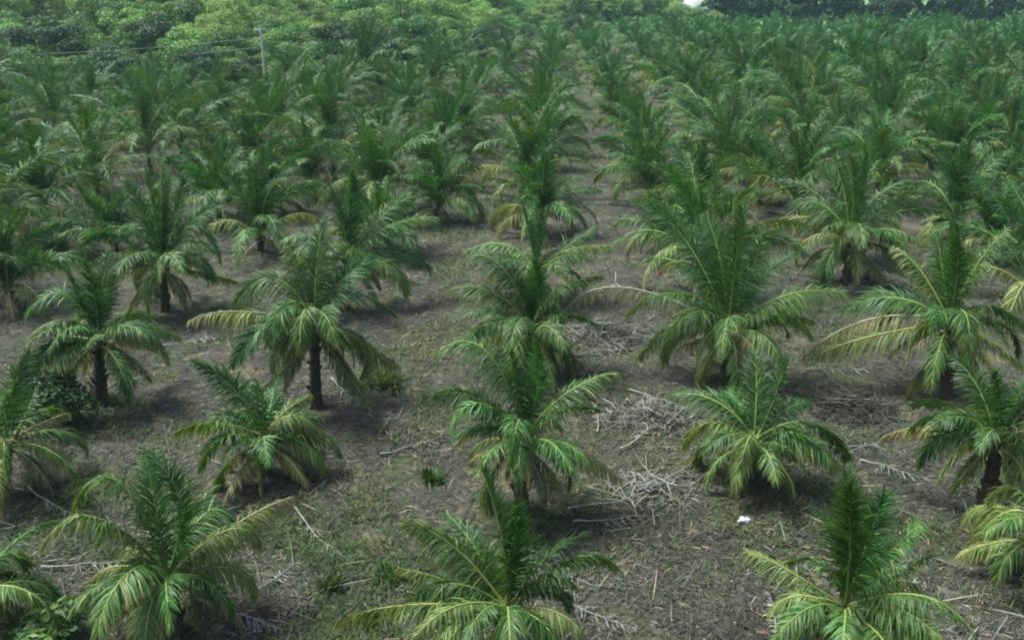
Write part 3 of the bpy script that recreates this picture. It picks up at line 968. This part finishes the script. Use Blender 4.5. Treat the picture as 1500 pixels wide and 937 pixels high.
def pole(px, Y, h, label):
    d = ray(px, 60); X = d[0] * Y / d[1]
    z = float(gz(X, Y))
    r = empty('utility_pole', (X, Y, z))
    tag(r, label, 'pole', 'utility poles behind the field')
    V, F = tube([(0, 0, -.5), (0, 0, h * .5), (0, 0, h)], [.16, .135, .10], 10)
    link('shaft', mesh('shaft', V, F, M_CONC), r)
    Vb, Fb = box((0, -.14, h - .35), (1.5, .1, .12))
    link('crossarm', mesh('crossarm', Vb, Fb, M_CONC), r)
    for s in (-.62, .62):
        V, F = tube([(s, -.14, h - .29), (s, -.14, h - .2), (s, -.14, h - .1)], [.035, .07, .03], 8)
        link('insulator', mesh('insulator', V, F, M_WHITE), r)
    return np.array([X, Y, z]), h


(pa, ha) = pole(383, 112.0, 9.6, 'pale concrete pole with a short crossarm rising above the palms left of centre')
(pb, hb) = pole(575, 150.0, 5.2, 'low pale pole buried among trees right of the tall pole')


def wire(A, B, sag, label, r=.015):
    t = np.linspace(0, 1, 28)[:, None]
    P = A + (B - A) * t - np.array([0, 0, 1.0]) * (4 * sag * t * (1 - t))
    V, F = tube(P, np.full(28, r), 5)
    tag(link('power_line', mesh('power_line', V, F, M_WIRE, smooth=True)), label, 'wire', 'wires on the poles')


far_left = np.array([pa[0] - 62, pa[1] - 3, 0.0])
for (s, hh, nm) in ((-.62, -1.3, 'upper'), (0.0, -2.4, 'lower')):
    a = pa + np.array([s, -.16, ha + hh])
    wire(a, far_left + np.array([s, -.16, ha + hh - 1.6]), 1.3, '%s pale wire sagging from the near pole towards the left edge' % nm)
    wire(a, pb + np.array([s, -.16, hb + hh]), .8, '%s pale wire running from the near pole right into the trees' % nm)

# ------------------------------------------------------------------ shrubs, weeds


def weed(px, py, h, w, label, n=260, tint=.35, name='shrub', cat='shrub'):
    """clump of arching grassy leaves"""
    R = np.random.default_rng(int(px * 3 + py)); n = int(n * 2.2); h *= .85
    b = gpt(px, py)
    root = empty(name, b)
    tag(root, label, cat)
    az = R.uniform(0, 2 * math.pi, n); el = R.uniform(.25, 1.45, n); L = h * R.uniform(.6, 1.2, n)
    rr = w * np.sqrt(R.random(n)) * .45
    p = np.stack([rr * np.cos(az + R.normal(0, .6, n)), rr * np.sin(az + R.normal(0, .6, n)), np.zeros(n)], -1)
    rows = []
    wd = .026 * R.uniform(.6, 1.4, n)
    d = np.stack([np.cos(el) * np.cos(az), np.cos(el) * np.sin(az), np.sin(el)], -1)
    side = np.stack([-np.sin(az), np.cos(az), np.zeros(n)], -1)
    q = p
    for k, ww in enumerate((.6, 1, .8, .1)):
        rows += [q - side * (wd * ww)[:, None], q + side * (wd * ww)[:, None]]
        dd = d - np.array([0, 0, 1.0]) * (.30 * (k + .3) * (1.5 - el))[:, None]
        dd /= np.linalg.norm(dd, axis=1)[:, None]
        q = q + dd * (L / 3)[:, None]
    V = np.stack(rows, 1).reshape(-1, 3); base = np.arange(n) * 8
    F = np.concatenate([np.stack([base + 2 * k, base + 2 * k + 1, base + 2 * k + 3, base + 2 * k + 2], -1) for k in range(3)])
    A = np.tile(np.clip(tint + R.normal(0, .15, n), 0, 1), 3)
    link('foliage', mesh('foliage', V, F, M_GRASS, {'age': A}), root)
    return root




def bush(px, py, h, w, label, tint, n=3200):
    R = np.random.default_rng(int(px * 3 + py))
    root = empty('shrub', gpt(px, py))
    tag(root, label, 'shrub')
    C = []; RR = []; st = []
    for i in range(11):
        a = i * 2.4; r = w * R.uniform(.1, .75)
        c = np.array([r * math.cos(a), r * math.sin(a), h * R.uniform(.25, .85)])
        C.append(c); RR.append((w * R.uniform(.3, .5), w * R.uniform(.3, .5), h * R.uniform(.2, .34)))
        st.append(tube([(0, 0, -.1), c * .5 + np.array([0, 0, .1]), c], [.03, .02, .008], 5))
    V, F, _ = join(st)
    link('stem', mesh('stem', V, F, M_BARK), root)
    V, F, A = leafcloud(C, RR, n, .085, R, tint=tint)
    link('foliage', mesh('foliage', V, F, M_TREE, {'age': A}), root)


bush(88, 622, 2.1, 1.9, 'big rounded dark green bush left of the palm with the pale yellow frond', .18, 5200)
bush(70, 950, 1.0, .9, 'leafy shrub at the bottom left corner of the field', .45, 1500)
bush(75, 372, 1.5, 1.2, 'leafy bush in front of the double stemmed palm at left', .5)
weed(485, 858, .42, .6, 'small green weed alone on bare ground right of the front left palm', n=90, tint=.2, name='weed', cat='weed')
weed(538, 912, .35, .5, 'tiny green weed near the bottom edge left of the front middle palm', n=70, tint=.25, name='weed', cat='weed')
weed(560, 560, .7, 1.6, 'low yellowish weed patch on the open strip right of the large arching palm', n=260, tint=.6, name='weed', cat='weed')
weed(633, 700, .4, .55, 'dark little weed on the bare strip left of the slim middle palm', n=110, tint=.05, name='weed', cat='weed')
weed(570, 842, .4, .8, 'flat green weed beside a pale dead twig below the bare strip', n=110, tint=.3, name='weed', cat='weed')

# ------------------------------------------------------------------ fallen fronds, sticks, heaps


def fallen(px, py, az, L, label, age=.98, bow=.25, bare=.45):
    R = np.random.default_rng(int(px * 5 + py * 3))
    c = gpt(px, py)
    a = RAD(az)
    K = 16
    s = np.linspace(-.5, .5, K)
    x = c[0] + math.cos(a) * s * L - math.sin(a) * bow * (s * s) * L
    y = c[1] + math.sin(a) * s * L + math.cos(a) * bow * (s * s) * L
    z = gz(x, y) + .09 + .16 * (.25 - s * s) * 2
    P = np.stack([x, y, z], -1) - c
    root = empty('fallen_frond', c)
    tag(root, label, 'dead frond', 'dead fronds lying on the ground')
    V, F = midrib(P, .026, 5)
    link('midrib', mesh('midrib', V, F, M_LITTER, {'age': np.clip(R.normal(.88, .05, len(F)), 0, .93)}, smooth=True), root)
    V, F, A = frond(P, az, .62, 34, .045, .62, R, roll=0.0, bare=bare, t0=.25)
    V[:, 2] = np.maximum(V[:, 2], gz(V[:, 0] + c[0], V[:, 1] + c[1]) - c[2] + .012 + R.uniform(0, .05, len(V)))
    link('leaflets', mesh('leaflets', V, F, M_LITTER, {'age': np.clip(R.normal(.66, .12, len(F)), 0, .92)}), root)


FALLEN = [
    (925, 732, 28, 4.2, 'long pale grey frond lying diagonally right of the front middle palm'),
    (905, 765, 12, 2.6, 'short pale frond lying just below the long diagonal one'),
    (460, 785, -48, 3.4, 'bleached thin frond on bare ground right of the front left palm'),
    (507, 582, -50, 3.2, 'grey frond leaning on the ground right of the large arching palm'),
    (610, 655, 38, 2.6, 'thin grey frond on the open strip left of the slim middle palm'),
    (875, 610, 95, 2.6, 'pale upright lying frond right of the slim middle palm'),
    (300, 500, 30, 3.4, 'grey frond lying below the dark plumed palm'),
    (150, 830, 14, 3.2, 'curved grey frond lying left of the front left palm'),
    (75, 745, -30, 3.0, 'bleached frond at left edge below the brown tipped palm'),
    (1135, 915, 80, 2.4, 'pale frond lying left of the bottom right palm'),
    (860, 900, -30, 2.6, 'grey frond on the ground right of the bottom middle palm'),
    (1420, 415, 20, 2.6, 'grey frond lying behind the palm with the looped frond'),
    (690, 462, 60, 2.4, 'thin grey frond on dry ground left of the middle row'),
    (1270, 655, 20, 2.2, 'pale frond lying right of the low dense palm'),
    (965, 590, -35, 2.8, 'pale dead frond topmost on the loose heap of branches'),
    (940, 640, 55, 2.4, 'pale grey frond lying against the near side of the loose heap'),
    (985, 700, 40, 2.6, 'pale frond crossing the scattered branches right of the front middle palm'),
    (880, 520, 20, 2.8, 'pale frond in front of the wide grey heap'),
    (1240, 545, 5, 3.2, 'grey arched frond lying just behind the dark heap'),
    (1310, 690, -30, 2.2, 'thin grey frond left of the short leaning stake'),
    (700, 610, -40, 2.2, 'thin grey frond left of the slim middle palm'),
    (410, 850, 60, 1.8, 'short grey frond right of the stem of the front left palm'),
    (345, 910, -20, 2.6, 'thin grey frond by the stem of the front left palm'),
]
for f in FALLEN: fallen(*f)


def heap(px, py, w, h, n, label, tone=.7, name='brush_pile', long=1.0):
    """tangled heap of dead leaf stalks and leaflets"""
    R = np.random.default_rng(int(px * 2 + py * 9))
    c = gpt(px, py)
    root = empty(name, c)
    tag(root, label, 'brush pile')
    st = []; ta = []
    for i in range(n):
        r = w * .6 * R.random() ** .8; a = R.uniform(0, 6.28)
        x, y = r * math.cos(a), r * math.sin(a) * .8
        top = h * math.exp(-(r / (w * .3)) ** 2) * R.uniform(.15, 1.0)
        L = R.uniform(.35, 1.1) * long; b = R.uniform(0, 6.28); e = R.normal(0, .3)
        dv = np.array([math.cos(b) * math.cos(e), math.sin(b) * math.cos(e), math.sin(e)]) * L / 2
        m = np.array([x, y, top + .04])
        P = [m - dv, m - dv * .35 + R.normal(0, .05 * L, 3), m + dv * .35 + R.normal(0, .06 * L, 3), m + dv + R.normal(0, .05 * L, 3)]
        P = [np.array([p[0], p[1], max(p[2], float(gz(p[0] + c[0], p[1] + c[1]) - c[2]) + .02)]) for p in P]
        rr = R.uniform(.008, .026) * (1 + .25 * (long - 1))
        t = tube(P, [rr, rr * .9, rr * .65, rr * .3], 4)
        st.append(t); ta.append(np.full(len(t[1]), np.clip(R.normal(tone, .16), 0, .93)))
    V, F, _ = join(st)
    link('stalks', mesh('stalks', V, F, M_LITTER, {'age': np.concatenate(ta)}), root)
    m = n * 8
    r = w * .55 * R.random(m) ** .7; a = R.uniform(0, 6.28, m)
    x = r * np.cos(a); y = r * np.sin(a) * .8
    z = h * np.exp(-(r / (w * .3)) ** 2) * R.uniform(0, 1.0, m) * (.5 + vnoise(x * 2 + c[0], y * 2, 9)) + .03
    b = R.uniform(0, 6.28, m); L = R.uniform(.15, .5, m); e = R.normal(-.1, .35, m)
    dv = np.stack([np.cos(b) * np.cos(e), np.sin(b) * np.cos(e), np.sin(e)], -1) * L[:, None] / 2
    sv = np.stack([-np.sin(b), np.cos(b), R.normal(0, .3, m)], -1) * .018
    o = np.stack([x, y, z + gz(x + c[0], y + c[1]) - c[2]], -1)
    V = np.stack([o - dv - sv, o - dv + sv, o + dv + sv * .4, o + dv - sv * .4], 1).reshape(-1, 3)
    link('leaflets', mesh('leaflets', V, np.arange(m * 4).reshape(m, 4), M_LITTER, {'age': np.clip(R.normal(tone - .12, .17, m), 0, .93)}), root)


heap(955, 610, 3.2, .6, 85, 'loose heap of pale grey dead branches right of the slim middle palm', .76, long=1.7)
heap(885, 492, 4.2, .8, 150, 'wide grey heap of dead fronds left of the tallest right hand palm', .66, long=1.7)
heap(1245, 600, 3.2, .8, 150, 'dark heap of dead leaves toned as a shaded hollow between two right hand palms', .22, long=1.4)  # low tone paints in the shade of the hollow under the arched frond
heap(1275, 412, 3.6, .5, 110, 'grey scattered heap of dead stalks beside the stiff twin spear palm', .72, long=1.6)
heap(690, 275, 4.0, .6, 110, 'brown heap of dead leaves on the bare strip left of the middle row', .3, long=1.4)
heap(950, 716, 2.8, .4, 45, 'pale scattered branches right of the front middle palm', .76, long=1.8)


def stake(px, py, h, lean, az, label):
    b = gpt(px, py)
    a = RAD(az); e = np.array([math.cos(a) * math.sin(RAD(lean)), math.sin(a) * math.sin(RAD(lean)), math.cos(RAD(lean))]) * h
    V, F = tube([e * -.1, e * .3, e * .7 + np.array([.01, 0, 0]), e], [.035, .034, .03, .02], 7)
    o = link('wooden_stake', mesh('wooden_stake', V, F, M_STAKE, smooth=True)); o.location = b
    tag(o, label, 'stake')


stake(251, 672, 1.3, 4, 150, 'thin pale upright stake left of the small dense palm')
stake(1424, 768, .9, 22, 160, 'short pale leaning stake at the foot of a palm near the right edge')

# crumpled white bag
R = np.random.default_rng(77)
nu, nv = 18, 10
Vb = []; Fb = []
for i in range(nv + 1):
    for j in range(nu):
        th = math.pi * i / nv; ph = 2 * math.pi * j / nu
        rr = 1 + .22 * math.sin(3 * ph + 2 * th) + .16 * math.sin(5 * ph - 3 * th) + R.normal(0, .07)
        Vb.append((.17 * rr * math.sin(th) * math.cos(ph), .12 * rr * math.sin(th) * math.sin(ph), .08 + .09 * rr * math.cos(th)))
for i in range(nv):
    for j in range(nu):
        Fb.append((i * nu + j, (i + 1) * nu + j, (i + 1) * nu + (j + 1) % nu, i * nu + (j + 1) % nu))
b = gpt(1090, 763)
o = link('plastic_bag', mesh('plastic_bag', np.array(Vb), np.array(Fb), M_BAG)); o.location = b
tag(o, 'small crumpled white plastic bag lying on bare ground below the low dense palm', 'bag')

# ------------------------------------------------------------------ loose litter and grass (uncountable)


def scatter(n, ylo, yhi, p=1.0):
    """points on the field, thinning with distance"""
    u = rng.random(n)
    Y = ylo * (yhi / ylo) ** u
    X = (rng.random(n) * 2 - 1) * (.66 * Y + 4) - .05 * Y
    return X, Y


n = 150000
X, Y = scatter(n, 13, 105)
ok = Y < edge_y(X, Y)
X, Y = X[ok], Y[ok]; n = len(X)
keep = vnoise(X * .7, Y * .7, 21) * .6 + vnoise(X * .22, Y * .22, 22) * .6 + rng.random(n) * .5 > .72
X, Y = X[keep], Y[keep]; n = len(X)
b = rng.uniform(0, 6.28, n); L = rng.uniform(.06, .34, n) * (1 + Y * .010); e = rng.normal(.05, .14, n)
big = rng.random(n) < .012
L[big] = rng.uniform(.6, 1.6, big.sum())
wd = np.where(big, .011, rng.uniform(.005, .014, n)) * (1 + Y * .016)
dv = np.stack([np.cos(b) * np.cos(e), np.sin(b) * np.cos(e), np.sin(e)], -1) * L[:, None] / 2
sv = np.stack([-np.sin(b), np.cos(b), rng.normal(0, .4, n)], -1) * wd[:, None]
o3 = np.stack([X, Y, gz(X, Y) + .035 + np.abs(rng.normal(0, .02, n)) + np.where(big, .03, 0)], -1)
V = np.stack([o3 - dv - sv * .6, o3 - dv + sv * .6, o3 + sv + np.array([0, 0, .02]), o3 - sv + np.array([0, 0, .02]), o3 + dv + sv * .2, o3 + dv - sv * .2], 1).reshape(-1, 3)
base = np.arange(n) * 6
F = np.concatenate([np.stack([base, base + 1, base + 2, base + 3], -1), np.stack([base + 3, base + 2, base + 4, base + 5], -1)])
tone = np.clip(.28 + (vnoise(X * .4, Y * .4, 31) - .5) * .5 + rng.normal(0, .17, n) + big * .22, 0, .95)
tone = np.where(rng.random(n) < .06, .98, tone)
tag(link('leaf_litter', mesh('leaf_litter', V, F, M_LITTER, {'age': np.tile(tone, 2)})), 'loose dry leaflets and twigs strewn over the bare soil', 'leaf litter', kind='stuff')

n = 240000
X, Y = scatter(n, 13, 112)
ok = Y < edge_y(X, Y) + 3
X, Y = X[ok], Y[ok]; n = len(X)
dens = vnoise(X * .28, Y * .28, 41) * .6 + vnoise(X * .9, Y * .9, 42) * .45
near = np.zeros(n)
for (bx, by) in BASES:
    near = np.maximum(near, np.exp(-((X - bx) ** 2 + (Y - by) ** 2) / 3.0))
lane = np.exp(-((X + 5.2) / 1.8) ** 2)
keep = dens + near * .08 + lane * .20 + rng.normal(0, .10, n) > .66
X, Y = X[keep], Y[keep]; n = len(X)
az = rng.uniform(0, 6.28, n); el = rng.uniform(.5, 1.4, n); L = rng.uniform(.06, .26, n) * (1 + Y * .010) * (.6 + 1.1 * vnoise(X * .5, Y * .5, 45))
wd = rng.uniform(.006, .016, n) * (1 + Y * .018)
d = np.stack([np.cos(el) * np.cos(az), np.cos(el) * np.sin(az), np.sin(el)], -1) * L[:, None]
sv = np.stack([-np.sin(az), np.cos(az), np.zeros(n)], -1) * wd[:, None]
o3 = np.stack([X, Y, gz(X, Y) - .01], -1)
m3 = o3 + d * .6; t3 = o3 + d + np.stack([np.cos(az), np.sin(az), -.4 * np.ones(n)], -1) * (L * .25)[:, None]
V = np.stack([o3 - sv * .7, o3 + sv * .7, m3 + sv, m3 - sv, t3 + sv * .15, t3 - sv * .15], 1).reshape(-1, 3)
base = np.arange(n) * 6
F = np.concatenate([np.stack([base, base + 1, base + 2, base + 3], -1), np.stack([base + 3, base + 2, base + 4, base + 5], -1)])
tone = np.clip(.50 + .15 * lane[keep] + (vnoise(X * .2, Y * .2, 51) - .5) * .9 + rng.normal(0, .18, n), 0, 1)
tag(link('grass', mesh('grass', V, F, M_GRASS, {'age': np.tile(tone, 2)})), 'thin green and straw coloured grass growing in patches on the soil', 'grass', kind='stuff')

# ------------------------------------------------------------------ air
HAZE = 0.00021
if HAZE:
    Vh, Fh = box((0, 1170, 22), (3200, 2700, 48))
    m, nt, N, L_ = newmat('haze_air')
    out = N.new('ShaderNodeOutputMaterial')
    pv = N.new('ShaderNodeVolumePrincipled')
    pv.inputs['Density'].default_value = HAZE
    pv.inputs['Color'].default_value = (.55, .92, .95, 1)
    pv.inputs['Anisotropy'].default_value = .2
    L_.new(pv.outputs[0], out.inputs['Volume'])
    o = link('haze', mesh('haze', Vh, Fh, m))
    tag(o, 'thin pale humid air over the whole field', 'haze', kind='stuff')

# ------------------------------------------------------------------ light
SUN_EL, SUN_AZ = RAD(62), math.atan2(-.85, .25)      # azimuth clockwise from +Y
sd = np.array([math.sin(SUN_AZ) * math.cos(SUN_EL), math.cos(SUN_AZ) * math.cos(SUN_EL), math.sin(SUN_EL)])
w = bpy.data.worlds.new('World'); SC.world = w; w.use_nodes = True
nt = w.node_tree
for n_ in list(nt.nodes): nt.nodes.remove(n_)
sky = nt.nodes.new('ShaderNodeTexSky'); sky.sky_type = 'NISHITA'; sky.sun_disc = False
sky.sun_elevation = SUN_EL; sky.sun_rotation = SUN_AZ
sky.air_density = 1.0; sky.dust_density = 4.0; sky.ozone_density = 1.0
bg = nt.nodes.new('ShaderNodeBackground'); bg.inputs[1].default_value = .055
wo = nt.nodes.new('ShaderNodeOutputWorld')
nt.links.new(sky.outputs[0], bg.inputs[0]); nt.links.new(bg.outputs[0], wo.inputs[0])
sl = bpy.data.lights.new('sun', 'SUN'); sl.energy = 1.5; sl.angle = RAD(18); sl.color = (.90, 1.0, .91)
so = bpy.data.objects.new('sun', sl); COL.objects.link(so)
from mathutils import Vector
so.rotation_euler = Vector(-sd).to_track_quat('-Z', 'Y').to_euler()
so.location = (-60, 0, 80)

vs = SC.view_settings
vs.view_transform = 'Standard'; vs.look = 'None'; vs.exposure = 2.2; vs.gamma = 1.0; vs.use_curve_mapping = False
SC.render.engine = 'CYCLES'
cy = SC.cycles
cy.pixel_filter_type = 'BLACKMAN_HARRIS'; cy.filter_width = 2.15
cy.max_bounces = 6; cy.diffuse_bounces = 3; cy.glossy_bounces = 2; cy.transmission_bounces = 4; cy.volume_bounces = 0
cy.transparent_max_bounces = 8
cy.use_denoising = True
